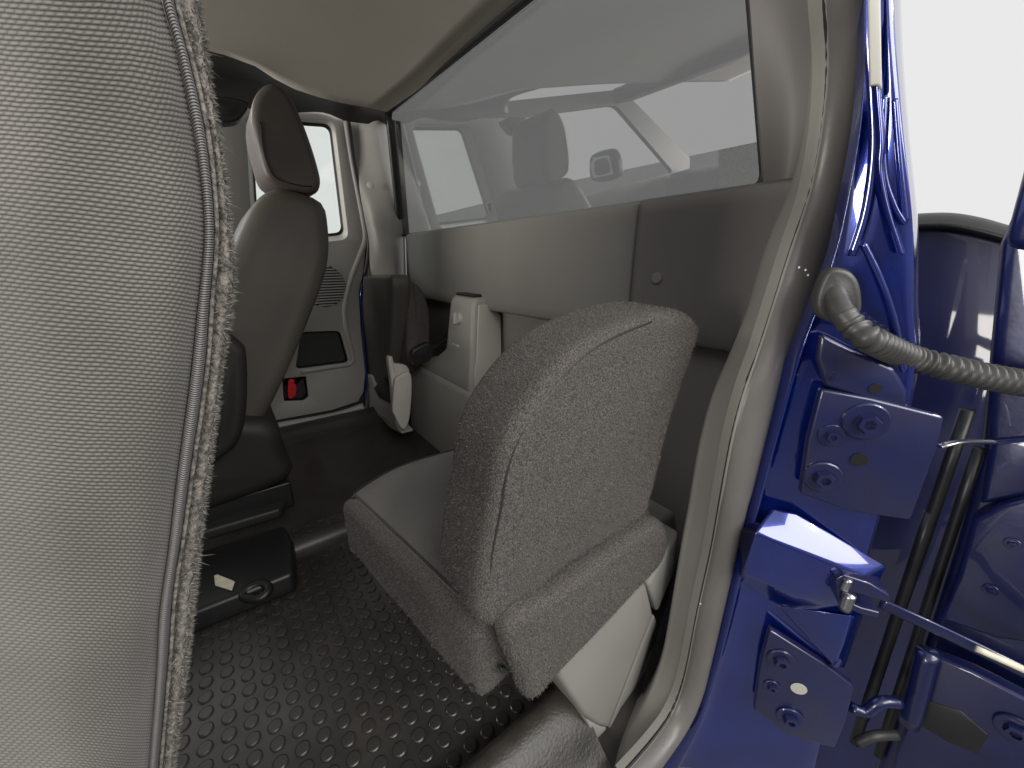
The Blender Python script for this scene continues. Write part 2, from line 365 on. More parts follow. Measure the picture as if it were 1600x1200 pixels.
ribbon('shaded_lower_trim', [[(.648, .262, .62), (.648, .262, .3), (.60, .262, .05)], [(.60, .25, .62), (.56, .25, .3), (.50, .25, .05)], ats([(1112, 617), (1064, 850), (1000, 1100)], Y=.232)], M['dark'], wall, n=20)  # trim coloured black to stand for the shadow beside the seat base
# far rear corner pillar
fp = [ats([(538, 172), (550, 257), (566, 333), (575, 384), (569, 444), (565, 500), (572, 600), (570, 640)], Y=1.70),
      ats([(556, 180), (566, 257), (581, 333), (588, 384), (586, 444), (590, 560), (592, 640)], X=.535),
      ats([(590, 182), (597, 257), (609, 340), (617, 384), (618, 444), (622, 560), (622, 640)], X=.60),
      ats([(606, 182), (615, 257), (627, 340), (630, 378), (633, 444), (638, 560), (640, 640)], X=.652)]
ribbon('far_pillar_trim', fp, M['grey3'], wall, n=40, k=6)
disc('push_pin', at(579, 289, X=.535), (-.5, -.85, 0), .013, .004, M['grey2'], wall, n=20, top=.7)
disc('push_pin', at(630, 412, X=.652), (-.8, -.6, 0), .006, .004, M['grey2'], wall, n=12, top=.7)
tube('trim_gap', ats([(633, 372), (635, 440)], X=.652), .0022, M['wprint'], wall, n=6, seg=6)  # white tube put in for the brightness of the gap
# ---- rear glass
BL, BR, TL = at(628, 367, P=WP), at(1193, 290, P=WP), at(610, 176, P=WP)
T2 = at(1170, 0, P=WP)
k_ = (TL.z-BR.z)/(T2.z-BR.z); TR = BR+(T2-BR)*k_
rw = thing('rear_window', 'tinted rear window above the brown trim panel, reflecting the cab', 'window', (.66, (BL.y+BR.y)/2, BL.z))
def rrect(c, r, n=6):
    out = []; K = len(c)
    for i in range(K):
        p, a, b = c[i], c[i-1], c[(i+1) % K]; da = (a-p).normalized(); db = (b-p).normalized()
        for s_ in range(n+1):
            t = s_/n; out.append((p+da*r)*(1-t)**2+p*2*t*(1-t)+(p+db*r)*t*t)
    return out
gl = rrect([BL, TL, TR, BR], .02)
slab('pane', gl, (.004, 0, .0005), M['glass'], rw, bevel=0)
def loopstrip(name, pts, wid, thick, m, parent, nrm=Vector((1, 0, LEAN)).normalized()):
    n = len(pts); c = sum(pts, Vector((0, 0, 0)))/n; V = []; Fc = []
    for i, p in enumerate(pts):
        t = (pts[(i+1) % n]-pts[i-1]).normalized(); o = t.cross(nrm).normalized()
        if o.dot(p-c) < 0: o = -o
        for a, b in ((-.25, .5), (-.25, -1), (0.3, -1.3), (1, -1), (1, .5)): V.append(p+o*wid*a+nrm*thick*b)
    for i in range(n):
        for s_ in range(5): Fc.append((i*5+s_, i*5+(s_+1) % 5, ((i+1) % n)*5+(s_+1) % 5, ((i+1) % n)*5+s_))
    o = link(name, V, Fc, m, parent, auto=40)
    bm = bmesh.new(); bm.from_mesh(o.data); bmesh.ops.recalc_face_normals(bm, faces=bm.faces); bm.to_mesh(o.data); bm.free(); return o
loopstrip('gasket', gl, .007, .006, M['black'], rw)
tube('edge_moulding', [BL+Vector((-.008, .004, 0)), BL.lerp(TL, .5)+Vector((-.008, .004, 0)), TL+Vector((-.008, .004, 0))], .010, M['black'], rw, n=10, seg=8)
tube('edge_moulding', [TL+Vector((-.008, .006, .004)), TL.lerp(TR, .5)+Vector((-.008, 0, .004)), TR+Vector((-.008, 0, .004))], .009, M['black'], rw, n=10, seg=8)
# maker's mark etched in the corner of the glass
V = []; Fc = []
o0 = at(763, 319, P=(WP[0]-.003, WP[1])); ux = Vector((0, -1, 0)); uz = Vector((-LEAN, 0, 1)).normalized()
for a, b, c_, d in ((0, 0, .009, .0025), (.0, -.005, .004, .003), (.005, -.005, .009, .003), (.001, -.010, .008, .003), (.0, -.015, .003, .0025), (.005, -.015, .010, .0025), (.003, -.020, .007, .002)):
    k0 = len(V); V += [o0+ux*a+uz*b, o0+ux*c_+uz*b, o0+ux*c_+uz*(b-d), o0+ux*a+uz*(b-d)]; Fc.append((k0, k0+1, k0+2, k0+3))
link('etched_mark', V, Fc, M['print'], rw, smooth=False)

# ================================================================== FAR SIDE OF THE CAB
def holed(name, outer, holes, vec, m, parent, bevel=0):
    bm = bmesh.new(); edges = []
    for lp in [outer]+holes:
        vs = [bm.verts.new(p) for p in lp]
        edges += [bm.edges.new((vs[i], vs[(i+1) % len(vs)])) for i in range(len(vs))]
    bmesh.ops.triangle_fill(bm, use_beauty=True, use_dissolve=False, edges=edges)
    bmesh.ops.recalc_face_normals(bm, faces=bm.faces)
    bm.normal_update()
    fs = bm.faces[:]
    if sum((f.normal*f.calc_area() for f in fs), Vector()).dot(Vector(vec)) > 0: bmesh.ops.reverse_faces(bm, faces=fs)
    r = bmesh.ops.extrude_face_region(bm, geom=fs); vs = [g for g in r['geom'] if isinstance(g, bmesh.types.BMVert)]
    bmesh.ops.translate(bm, vec=Vector(vec), verts=vs)
    # originals must stay as the visible front
    for f in fs:
        if f.is_valid: pass
    bmesh.ops.recalc_face_normals(bm, faces=bm.faces)
    V = [v.co.copy() for v in bm.verts]; bm.verts.index_update(); Fc = [tuple(v.index for v in f.verts) for f in bm.faces]; bm.free()
    return link(name, V, Fc, m, parent, smooth=True, bevel=bevel, segs=2, auto=35)
YD = 1.70
door = thing('cab_door', 'grey trimmed passenger side rear door with bright window, speaker grille and red latch', 'door', (.25, YD, .06))
outer = ats([(250, 150), (400, 165), (500, 172), (528, 176), (538, 190), (548, 257), (564, 333), (572, 384), (567, 430), (561, 457), (564, 515), (571, 584), (568, 612), (560, 627), (519, 641), (408, 661), (250, 695)], Y=YD)
win = rrect(ats([(383, 178), (522, 188), (545, 374), (396, 388)], Y=YD), .035)
pocket = rrect(ats([(470, 519), (531, 517), (545, 566), (462, 577)], Y=YD), .02)
latch = rrect(ats([(441, 592), (478, 588), (482, 620), (474, 626), (444, 627)], Y=YD), .006)
holed('door_panel', outer, [win, pocket, latch], (0, .02, 0), M['grey3'], door, bevel=.003)
rim = ats([(389, 184), (517, 194), (538, 367), (402, 380)], Y=YD+.05)
wi = rrect(rim, .03)
nw = len(win)
link('window_reveal', [p+Vector((0, .004, 0)) for p in win]+wi, [(i, (i+1) % nw, nw+(i+1) % nw, nw+i) for i in range(nw)], M['grey'], door)
fr_ = wi; link('window_seal', fr_+[p+(sum(fr_, Vector())/nw-p).normalized()*.012+Vector((0, .006, 0)) for p in fr_], [(i, (i+1) % nw, nw+(i+1) % nw, nw+i) for i in range(nw)], M['black'], door)
slab('window_glass', [p+Vector((0, .006, 0)) for p in wi], (0, .004, 0), M['clear'], door, bevel=0)
# pocket bin and latch recess
for nm, lp, dp, m_ in (('storage_pocket', pocket, .06, 'black'), ('latch_recess', latch, .03, 'black')):
    c_ = sum(lp, Vector())/len(lp); n_ = len(lp); inn = [c_.lerp(p, .88)+Vector((0, dp, 0)) for p in lp]
    link(nm, [p+Vector((0, .006, 0)) for p in lp]+inn, [(i, (i+1) % n_, n_+(i+1) % n_, n_+i) for i in range(n_)]+[tuple(range(n_, 2*n_))], M[m_], door, auto=40)
puff('latch_lever', ats([(451, 596), (460, 594), (460, 600), (463, 602), (463, 613), (460, 620), (451, 622)], Y=YD-.004), (0, .02, 0), .003, M['red'], door, n=30, dome=.001)
ridge = ats([(541, 190), (552, 260), (566, 335), (571, 372), (563, 398), (548, 437), (539, 475), (540, 507), (547, 540), (552, 562), (546, 569), (520, 573), (470, 581)], Y=YD)
tube('armrest_ridge', ridge, .011, M['grey3'], door, n=60, seg=12, axis=(0, 1, 0), flat=.8)
# round speaker grille with slats
gc = at(506, 447, Y=YD); GR = .082
gb = disc('speaker_grille', gc+Vector((0, .002, 0)), (0, -1, 0), GR, .003, M['black'], door, n=36, top=.98)
for i in range(15):
    z = -GR*.9+i*GR*1.8/14; hw = math.sqrt(max(GR*GR*.94-z*z, 1e-6))
    q = gc+Vector((0, 0, z))
    slab('slat', [q+Vector((-hw, -.003, -.0028)), q+Vector((hw, -.003, -.0028)), q+Vector((hw, -.003, .0028)), q+Vector((-hw, -.003, .0028))], (0, -.004, 0), M['grey2'], gb, bevel=.001, segs=1)
tube('painted_edge', ats([(541, 178), (551, 257), (567, 333), (576, 384), (570, 432), (564, 458), (567, 515), (573, 584), (571, 620)], Y=YD+.004), .005, M['blue'], door, n=40, seg=8)
tube('door_gap_shade', ats([(470, 158), (520, 166), (540, 174), (553, 257), (568, 333), (576, 384), (570, 430)], Y=YD-.004), .009, M['dark'], door, n=40, seg=10)  # dark tube standing in for the shadow gap at the door edge
# sill of the far side
ribbon('far_sill', [ats([(250, 700), (408, 665), (519, 645), (566, 630)], Y=1.675), ats([(250, 704), (408, 669), (519, 649), (568, 634)], Y=1.66), ats([(250, 718), (408, 683), (519, 662), (572, 645)], Y=1.655), ats([(250, 735), (408, 700), (519, 676), (572, 660)], Y=1.64)], M['grey2'], floor, n=30, k=4)
# outer skin behind the far trim: body side with openings (front half is seen mirrored in the rear glass)
fside = thing('body_side', 'far side of the cab with front door window opening, dark trim', 'truck body', (-.5, 1.74, .0))
holed('side_panel', [Vector(p) for p in ((-1.55, 1.73, -.1), (.72, 1.73, -.1), (.72, 1.73, 1.24), (-.92, 1.73, 1.24), (-1.62, 1.73, .80))],
      [rrect([Vector(p) for p in ((-1.42, 1.73, .74), (-.02, 1.73, .75), (.02, 1.73, 1.17), (-.86, 1.73, 1.17))], .05), rrect([p+Vector((0, .05, 0)) for p in ats([(379, 172), (526, 182), (550, 380), (390, 394)], Y=1.68)], .03)], (0, .03, 0), M['dark'], fside)
mir = thing('side_mirror', 'wing mirror outside the passenger window, seen only as a reflection', 'mirror', (-.92, 1.76, .82))
puff('mirror_shell', [(-.90, 1.80, .80), (-.90, 2.0, .80), (-.90, 2.02, .90), (-.90, 1.98, .96), (-.90, 1.82, .95)], (-.07, 0, 0), .02, M['dark'], mir, n=30)
slab('mirror_glass', [(-.898, 1.82, .82), (-.898, 1.99, .82), (-.898, 2.0, .9), (-.898, 1.97, .94), (-.898, 1.84, .93)], (-.004, 0, 0), M['chrome'], mir, bevel=0)
dash = thing('dashboard', 'dark dashboard at the front of the cab', 'dashboard', (-1.35, .9, .0))
box('dash_body', (-1.6, .2, .0), (-1.25, 1.70, .74), M['dark'], dash, bevel=.04, segs=4)
box('windshield_header', (-.95, .15, 1.17), (-.8, 1.70, 1.24), M['dark'], dash, bevel=.01)

# ================================================================== FRONT SEATS
seat = thing('front_seat', 'near front seat, woven grey fabric side with piping and frayed plush edge', 'seat', (-.12, .45, .0))
PL = [(250, -60), (252, 0), (275, 80), (300, 200), (315, 300), (318, 380), (308, 480), (300, 560), (290, 640), (275, 750), (262, 860), (248, 960), (243, 1060), (232, 1200), (228, 1260)]
PR = [(270, -60), (272, 0), (298, 100), (320, 200), (332, 300), (335, 380), (328, 470), (322, 560), (312, 640), (300, 720), (285, 830), (270, 930), (262, 1040), (248, 1200), (244, 1260)]
SL = [(300, -60), (308, 0), (326, 130), (346, 260), (362, 390), (366, 440), (360, 490), (348, 560), (340, 620), (330, 700), (318, 800), (310, 860), (300, 960), (290, 1050), (276, 1150), (264, 1260)]
yv = .25
def left(x, Y): return ats([(x, y) for y in (-60, 0, 100, 200, 300, 400, 500, 600, 700, 800, 900, 1000, 1100, 1200, 1260)], Y=Y)
yv = .258
pl = ats(PL, Y=yv+.004)
l_a = [Vector((-.30, .36, p.z)) for p in left(0, .25)]
side = ribbon('side_panel', [left(-160, .262), left(0, .242), left(110, .236), [p+Vector((0, -.002, 0)) for p in ats([(x-45, y) for x, y in PL], Y=.246)], pl], M['weave'], seat, n=70, k=6, flip=True)
pr = ats(PR, Y=yv+.006)
mid = [a.lerp(b, .5)+Vector((.0, -.007, 0)) for a, b in zip(spline(pl, 30), spline(pr, 30))]
ribbon('piping', [[p+Vector((0, .004, 0)) for p in pl], [a.lerp(b, .15)+Vector((0, -.004, 0)) for a, b in zip(spline(pl, 30), spline(pr, 30))], mid, [a.lerp(b, .85)+Vector((0, -.004, 0)) for a, b in zip(spline(pl, 30), spline(pr, 30))], [p+Vector((0, .006, 0)) for p in pr]], M['pipe'], seat, n=120, k=4, flip=True)
sl = ats(SL, Y=.285)
tube('seam_gap', [p+Vector((.001, .001, 0)) for p in pr], .0011, M['edge'], seat, n=80, seg=6)
bk = ribbon('back_panel', [[p+Vector((0, .008, 0)) for p in pr], [a.lerp(b, .5)+Vector((.002, -.006, 0)) for a, b in zip(spline(pr, 30), spline(sl, 30))], sl, [p+Vector((-.004, .04, 0)) for p in sl], [Vector((p.x-.03, .5, p.z)) for p in sl], [Vector((p.x-.05, .7, p.z)) for p in sl]], M['edge'], seat, n=80, k=6, flip=True)
ribbon('front_panel', [[Vector((p.x, p.y, p.z)) for p in left(-160, .262)], [Vector((p.x-.06, .34, p.z)) for p in left(-160, .262)], [Vector((p.x-.05, .6, p.z)) for p in left(-160, .262)], [Vector((p.x-.05, .7, p.z)) for p in sl]], M['vinyl'], seat, n=30, k=4)
pile('frayed_pile', bk, 14000, .0030, .0005, M['blade2'], seat, sel=lambda c, n: c.y < .315, droop=.2, jit=.7, clump=.0045)
pile('loose_threads', bk, 50, .008, .0004, M['blade2'], seat, sel=lambda c, n: .27 < c.y < .31 and .45 < c.z < .86, droop=.7, jit=.9)
# far front seat
puff('cushion', [(-.80, .30, .14), (-.27, .30, .14), (-.25, .30, .30), (-.28, .30, .38), (-.76, .30, .40), (-.84, .30, .3)], (0, .46, 0), .03, M['vinyl'], seat, n=40)
box('seat_base', (-.66, .33, .0), (-.26, .72, .15), M['black'], seat, bevel=.01)
fs = thing('front_seat', 'far front seat with brown headrest in front of the far door window', 'seat', (.1, 1.35, .0))
puff('headrest', ats([(393, 190), (396, 155), (410, 134), (427, 129), (450, 143), (470, 180), (486, 222), (497, 258), (502, 284), (495, 301), (472, 301), (436, 291), (416, 276), (404, 240)], Y=1.16), (0, .2, 0), .015, M['vinyl2'], fs, n=60, dome=.0)
tube('seam', ats([(407, 190), (412, 240), (424, 270), (440, 282), (470, 290), (488, 291)], Y=1.159), .0013, M['black'], fs, n=30, seg=6)
puff('backrest', ats([(432, 293), (480, 302), (508, 318), (516, 350), (517, 400), (505, 450), (480, 515), (455, 575), (430, 628), (405, 675), (385, 710), (330, 740), (290, 700), (300, 500), (360, 390), (395, 320)], Y=1.14), (.0, .40, 0), .035, M['vinyl'], fs, n=80, dome=.004)
puff('recline_cover', ats([(330, 530), (375, 538), (386, 560), (386, 640), (375, 690), (350, 715), (320, 720)], Y=1.06), (0, .08, 0), .02, M['vinyl3'], fs, n=40)
puff('cushion', [(-.45, 1.1, .12), (.02, 1.1, .12), (.06, 1.1, .22), (.0, 1.1, .33), (-.45, 1.1, .36), (-.5, 1.1, .25)], (0, .45, 0), .04, M['vinyl3'], fs, n=50)
box('seat_track', (-.5, 1.14, .03), (.06, 1.2, .11), M['black'], fs)

# black box with a paper tag behind the near seat
bx = thing('floor_bracket', 'low black plastic bracket with white paper tag on the dark floor', 'bracket', (-.1, .92, 0))
slab('bracket_body', [Vector((x, y, .0)) for x, y in ((-.30, .84), (.015, .83), (.03, .95), (.02, 1.03), (-.30, 1.05))], (0, 0, .055), M['black'], bx, bevel=.012, segs=4)
tube('bracket_loop', [at(405, 935, Z=.04), at(420, 922, Z=.045), at(412, 912, Z=.05), at(390, 918, Z=.05), at(380, 932, Z=.045)], .009, M['black'], bx, n=24, closed=True)
tg = ats([(334, 899), (340, 897), (367, 908), (362, 922), (336, 914)], Z=.060)
slab('paper_tag', tg, (0, 0, -.003), M['tag'], bx, bevel=.0008, segs=1)
o = thing('seat_rail', 'dark seat rail on the floor beside the black bracket', 'rail', (0, 1.1, .04))
slab('rail', [(-.30, 1.12, .03), (.02, 1.10, .03), (.05, 1.16, .03), (-.30, 1.2, .03)], (0, 0, .03), M['dark'], o, bevel=.008)

# ================================================================== JUMP SEATS
js = thing('jump_seat', 'near jump seat with plush grey backrest and folded down woven cushion', 'seat', (.32, .42, .0), 'jump seats')
ZT = .34
ct = [Vector((*at(x, y, Z=ZT).xy, ZT)) for x, y in ((545, 772), (640, 868), (735, 962), (790, 1010))]
cush = [ct[0], ct[0].lerp(ct[3], .06), ct[0].lerp(ct[3], .5), ct[0].lerp(ct[3], .80), ct[0].lerp(ct[3], .93)+Vector((.004, .006, 0)), Vector((.195, .268, ZT)), Vector((.25, .276, ZT)), Vector((.48, .278, ZT)), Vector((.50, .40, ZT)), at(760, 682, Z=ZT), at(722, 697, Z=ZT), at(620, 728, Z=ZT)]
cl = [Vector((p.x-(.012 if p.x < .2 else 0), p.y, ZT-.120)) for p in cush]
cb = puff('cushion', cl, (0, 0, .118), .024, M['plush'], js, n=72, dome=.004)
top = spline(cush, 60, True); cc = sum(top, Vector())/60
ins = [cc.lerp(p, .955)+Vector((0, 0, .0015)) for p in top]; ins2 = [cc.lerp(p, .8)+Vector((0, 0, .005)) for p in top]; ins3 = [cc.lerp(p, .3)+Vector((0, 0, .0065)) for p in top]
edge_ = [cc.lerp(p, .985)-Vector((0, 0, .006)) for p in top]
V = edge_+ins+ins2+ins3+[cc+Vector((0, 0, .007))]; Fc = []
for k in range(3):
    for i in range(60): Fc.append((k*60+i, k*60+(i+1) % 60, (k+1)*60+(i+1) % 60, (k+1)*60+i))
for i in range(60): Fc.append((180+i, 180+(i+1) % 60, 240))
cf = link('cushion_cover', V, Fc, M['weave2'], cb, uv=[(v.x, v.y) for v in V])
tube('seam', [cc.lerp(p, .965)+Vector((0, 0, .0018)) for p in top], .0016, M['dark'], cb, n=80, seg=6, closed=True)
bo = [(749, 939), (758, 872), (772, 803), (789, 712), (829, 633), (885, 565), (945, 522), (1020, 492), (1072, 487), (1096, 503), (1097, 525), (1078, 582), (1050, 667), (1024, 770), (1004, 815), (897, 886), (800, 966), (766, 988), (750, 972)]
bp = ats(bo, Y=.25)
br = puff('backrest', bp, (0, .095, .004), .017, M['plush'], js, n=110, dome=.006, segs=6)
seamp = ats([(762, 950), (768, 872), (781, 803), (798, 716), (838, 640), (892, 574), (950, 532), (1018, 503)], Y=.2525)
tube('seam', seamp, .0013, M['dark'], br, n=50, seg=6)
pile('plush_pile', br, 40000, .0030, .00038, M['blade'], br, sel=lambda c, n: n.y < .3, droop=.4)
pile('plush_pile', cb, 20000, .0030, .00038, M['blade'], cb, sel=lambda c, n: n.z < .75 and (c.x < .25 or c.y < .3) and n.z > -.5, droop=.4)
lower = ats([(795, 985), (880, 925), (960, 866), (1020, 822), (1038, 818), (1047, 838), (1038, 880), (990, 935), (930, 1000), (875, 1058), (845, 1092), (828, 1100), (818, 1070)], Y=.231)
lw = puff('hinge_cover', lower, (0, .035, 0), .014, M['plush'], js, n=70, dome=.004)
pile('plush_pile', lw, 12000, .0030, .00038, M['blade'], lw, sel=lambda c, n: n.y < .3, droop=.4)
for px, py in ((739, 1078), (788, 1049)): puff('hook', ats([(px-5, py-3), (px+4, py-4), (px+5, py+2), (px-3, py+5)], Y=.255), (0, .006, 0), .0015, M['dark'], js, n=16, dome=.0)
# grey plastic side base
gb_ = [(868, 1052), (905, 1015), (960, 950), (1000, 905), (1012, 915), (1022, 958), (1000, 1012), (972, 1085), (950, 1141), (936, 1136), (914, 1122)]
sb = ats(gb_, Y=.235)
slab('side_base', sb, (0, .10, -.01), M['lip'], js, bevel=.008, segs=4)
slab('base_flange', [at(1023, 962, Y=.236), at(1001, 1014, Y=.236), at(973, 1087, Y=.236), at(951, 1143, Y=.236), at(964, 1132, Y=.255), at(1000, 1075, Y=.258), at(1020, 1015, Y=.258), at(1028, 975, Y=.25)], (.0, .06, 0), M['lip'], js, bevel=.003)
slab('base_skirt', ats([(1012, 915), (1040, 870), (1062, 830), (1052, 900), (1028, 958)], Y=.243), (0, .06, 0), M['grey2'], js, bevel=.006)
slab('base_foot', ats([(916, 1124), (940, 1136), (956, 1140), (944, 1178), (935, 1170)], Y=.239), (0, .06, 0), M['grey2'], js, bevel=.003)
slab('base_post', ats([(990, 840), (1058, 800), (1062, 850), (1020, 930)], Y=.285), (0, .08, 0), M['grey2'], js, bevel=.01)
# far jump seat, cushion folded up
fj = thing('jump_seat', 'far jump seat folded up against its backrest beside the grey storage console', 'seat', (.5, 1.5, .0), 'jump seats')
XF = .470
A = [(566, 440), (572, 431), (606, 430), (612, 440), (612, 500), (608, 575), (604, 604), (588, 600), (572, 590), (568, 520)]
fc_ = puff('cushion', ats(A, X=XF), (.068, 0, 0), .014, M['vinyl'], fj, n=60, dome=.003)
puff('backrest', ats([(638, 452), (650, 443), (664, 458), (673, 490), (674, 530), (668, 560), (640, 580)], Y=1.33), (.0, .28, 0), .02, M['plush'], fj, n=50)
puff('bracket_arm', ats([(607, 562), (614, 558), (617, 568), (636, 572), (641, 590), (636, 640), (628, 664), (616, 640), (612, 600)], Y=1.24), (0, .03, 0), .006, M['grey'], fj, n=50, dome=.002)
puff('bracket_shield', ats([(617, 598), (624, 588), (643, 586), (641, 650), (630, 672), (616, 648), (614, 640)], Y=1.22), (0, .02, 0), .006, M['grey'], fj, n=40, dome=.003)
puff('seat_shoe', ats([(570, 590), (580, 588), (588, 612), (612, 634), (618, 664), (628, 678), (608, 668), (590, 650), (568, 655), (564, 630)], X=.46), (.05, 0, 0), .006, M['grey2'], fj, n=50)
slab('shoe_gap', ats([(584, 606), (592, 622), (612, 632), (606, 604), (598, 590)], X=.457), (.02, 0, 0), M['black'], fj, bevel=.003)  # black slab painted in for the dark of the gap
bk_ = thing('seat_belt_buckle', 'black seat belt buckle beside the folded far seat', 'buckle', (.52, 1.2, .4))
puff('buckle_body', ats([(646, 548), (668, 536), (676, 542), (674, 562), (650, 572), (645, 560)], Y=1.19), (0, .03, 0), .006, M['black'], bk_, n=36, dome=.002)
tube('strap', ats([(668, 546), (690, 534), (700, 520)], Y=1.25), .010, M['black'], bk_, n=12, flat=.4)

# ================================================================== STORAGE CONSOLE
cs = thing('storage_console', 'grey plastic storage console with knob and cup tray against rear wall', 'console', (.62, 1.15, .0))
Zb = .32
yN, yFar = .935, 1.47
def ring(x0, x1, y0, y1, z): return [Vector((x0, y0, z)), Vector((x1, y0, z)), Vector((x1, y1, z)), Vector((x0, y1, z))]
def stack(name, rings, m, parent, bevel, segs=4):
    V = [p for r in rings for p in r]; Fc = [(0, 3, 2, 1), tuple(len(V)-4+i for i in range(4))]
    for k in range(len(rings)-1):
        for i in range(4): Fc.append((k*4+i, k*4+(i+1) % 4, (k+1)*4+(i+1) % 4, (k+1)*4+i))
    return link(name, V, Fc, m, parent, bevel=bevel, segs=segs, auto=50)
stack('console_body', [ring(.545, .69, yN-.01, yFar, .02), ring(.55, .69, yN, yFar-.02, .20), ring(.555, .69, yN, yFar-.05, .30), ring(.562, .69, yN+.004, yFar-.055, Zb)], M['grey2'], cs, .014)
stack('console_tower', [ring(.565, .69, .985, 1.40, Zb-.008), ring(.568, .69, .986, 1.34, Zb+.03), ring(.574, .69, .989, 1.22, Zb+.065), ring(.580, .69, .992, 1.165, Zb+.10), ring(.596, .69, .997, 1.145, Zb+.26), ring(.608, .69, 1.0, 1.14, Zb+.282)], M['grey2'], cs, .013)
# lighter moulded cheek on the near side
slab('console_cheek', [(.585, .989, Zb+.012), (.69, .989, Zb+.012), (.69, .994, Zb+.225), (.66, .996, Zb+.262), (.612, .996, Zb+.262), (.600, .993, Zb+.13), (.594, .991, Zb+.09), (.583, .989, Zb+.055)], (0, -.006, 0), M['grey'], cs, bevel=.004)
slab('cap', [(.61, 1.015, Zb+.282), (.69, 1.015, Zb+.282), (.69, 1.125, Zb+.282), (.61, 1.125, Zb+.282)], (0, 0, .008), M['black'], cs, bevel=.003)
kp = Vector((.590, 1.072, Zb+.215))
kr = disc('knob_recess', kp+Vector((.006, 0, 0)), (-1, 0, .09), .027, .004, M['grey2'], cs, n=24, top=.95)
kb = disc('knob', kp+Vector((.002, 0, 0)), (-1, 0, .09), .019, .012, M['grey'], cs, n=20, top=.85)
slab('knob_grip', [kp+Vector((-.010, -.006, -.018)), kp+Vector((-.010, .006, -.018)), kp+Vector((-.008, .006, .018)), kp+Vector((-.008, -.006, .018))], (-.012, 0, .001), M['grey'], kb, bevel=.003)
# cup tray near end
tr = ats([(722, 600), (775, 597), (790, 612), (738, 622)], Z=Zb+.001)
c_ = sum(tr, Vector())/4; tp = rrect([Vector((.578, .955, Zb+.002)), Vector((.675, .955, Zb+.002)), Vector((.675, .98, Zb+.002)), Vector((.585, .98, Zb+.002))], .008, 4)
tube('tray_rim', tp, .004, M['grey'], cs, n=60, seg=8, closed=True)
slab('tray_bowl', [p+Vector((0, 0, .0005)) for p in tp], (0, 0, -.002), M['panel'], cs, bevel=0)
# small white printing under the knob (a bar and two short words, too small to read)
V = []; Fc = []
def dash_(y0, y1, z0, z1):
    xx = lambda z: .5805+(z-Zb-.09)*.094-.0015
    k0 = len(V); V.extend([Vector((xx(z0), y0, z0)), Vector((xx(z0), y1, z0)), Vector((xx(z1), y1, z1)), Vector((xx(z1), y0, z1))]); Fc.append((k0, k0+1, k0+2, k0+3))
zz = Zb+.125
dash_(1.128, 1.1305, zz-.008, zz+.016)
for i, y in enumerate((1.114, 1.109, 1.104, 1.092, 1.087, 1.082, 1.077, 1.072)): dash_(y, y-.0032, zz-.002, zz+.0045+.001*(i % 2)); 
link('printing', V, Fc, M['wprint'], cs, smooth=False)

# ================================================================== DOOR OPENING, BLUE BODY
body = thing('door_jamb', 'glossy blue body jamb with trim lip, rubber seal and bolted hinge plates', 'truck body', (.52, .1, .0))
ll, lr, sr = ats(LIPL, Y=.222), ats(LIPR, Y=.176), ats(SEALR, Y=.158)
ll4, lr4 = spline(ll, 40), spline(lr, 40)
def lipl(t, y): return [Vector((*a.lerp(b, t).xy, a.lerp(b, t).z)) + Vector((0, y, 0)) for a, b in zip(ll4, lr4)]
ribbon('trim_lip', [[p+Vector((.045, .014, 0)) for p in ll], ll, lipl(.30, .002), lipl(.58, -.010), lipl(.70, -.013), lipl(.86, -.008), lipl(1.0, -.002), [p+Vector((.003, .012, 0)) for p in lr]], M['lip'], body, n=90, k=4)
tube('lip_gap', [p+Vector((.002, .000, 0)) for p in lr], .0022, M['dark'], body, n=70, seg=6)
lr2, sr2 = spline(lr, 40), spline(sr, 40)
def sm(t, d): return [a.lerp(b, t)+Vector((d*-.6, d*-1, 0)) for a, b in zip(lr2, sr2)]
seal = ribbon('door_seal', [sm(0.02, -.012), sm(.03, .002), sm(.25, .011), sm(.5, .0135), sm(.75, .011), sm(.97, .002), sm(1.0, -.012)], M['rubber'], body, n=90, k=4)
# jamb face: edges measured on plane J
JA = [(1340, -60), (1340, 60), (1330, 200), (1305, 332), (1290, 400), (1258, 483), (1228, 558), (1200, 658), (1171, 754), (1133, 902), (1108, 1007), (1088, 1077), (1060, 1140), (1010, 1215)]
JB = [(1356, -60), (1354, 60), (1345, 200), (1322, 332), (1305, 400), (1275, 490), (1250, 560), (1222, 658), (1196, 754), (1158, 902), (1132, 1007), (1112, 1077), (1090, 1140), (1050, 1215)]
JC = [(1372, -60), (1374, 60), (1376, 200), (1374, 332), (1372, 400), (1376, 483), (1378, 560), (1362, 658), (1336, 754), (1300, 902), (1262, 1007), (1240, 1077), (1222, 1140), (1198, 1215)]
JD = [(1387, -60), (1392, 60), (1404, 200), (1418, 332), (1420, 400), (1420, 483), (1424, 560), (1412, 640), (1396, 700), (1376, 770), (1340, 900), (1312, 1007), (1294, 1077), (1280, 1140), (1262, 1215)]
ja, jb, jc, jd = ats(JA, P=J(-.012)), ats(JB, P=J(.006)), ats(JC, P=J(.0)), ats(JD, P=J(.004))
jd2 = [p+Vector((.010, -.002, 0)) for p in jd]
jb1 = [a.lerp(b, .12)+Vector((.012, .008, 0)) for a, b in zip(spline(jb, 40), spline(jc, 40))]
ribbon('jamb_panel', [ja, jb, jb1, jc, jd, jd2, [p+Vector((.05, .004, 0)) for p in jd2], [p+Vector((.18, .026, 0)) for p in jd2]], M['blue'], body, n=90, k=6)
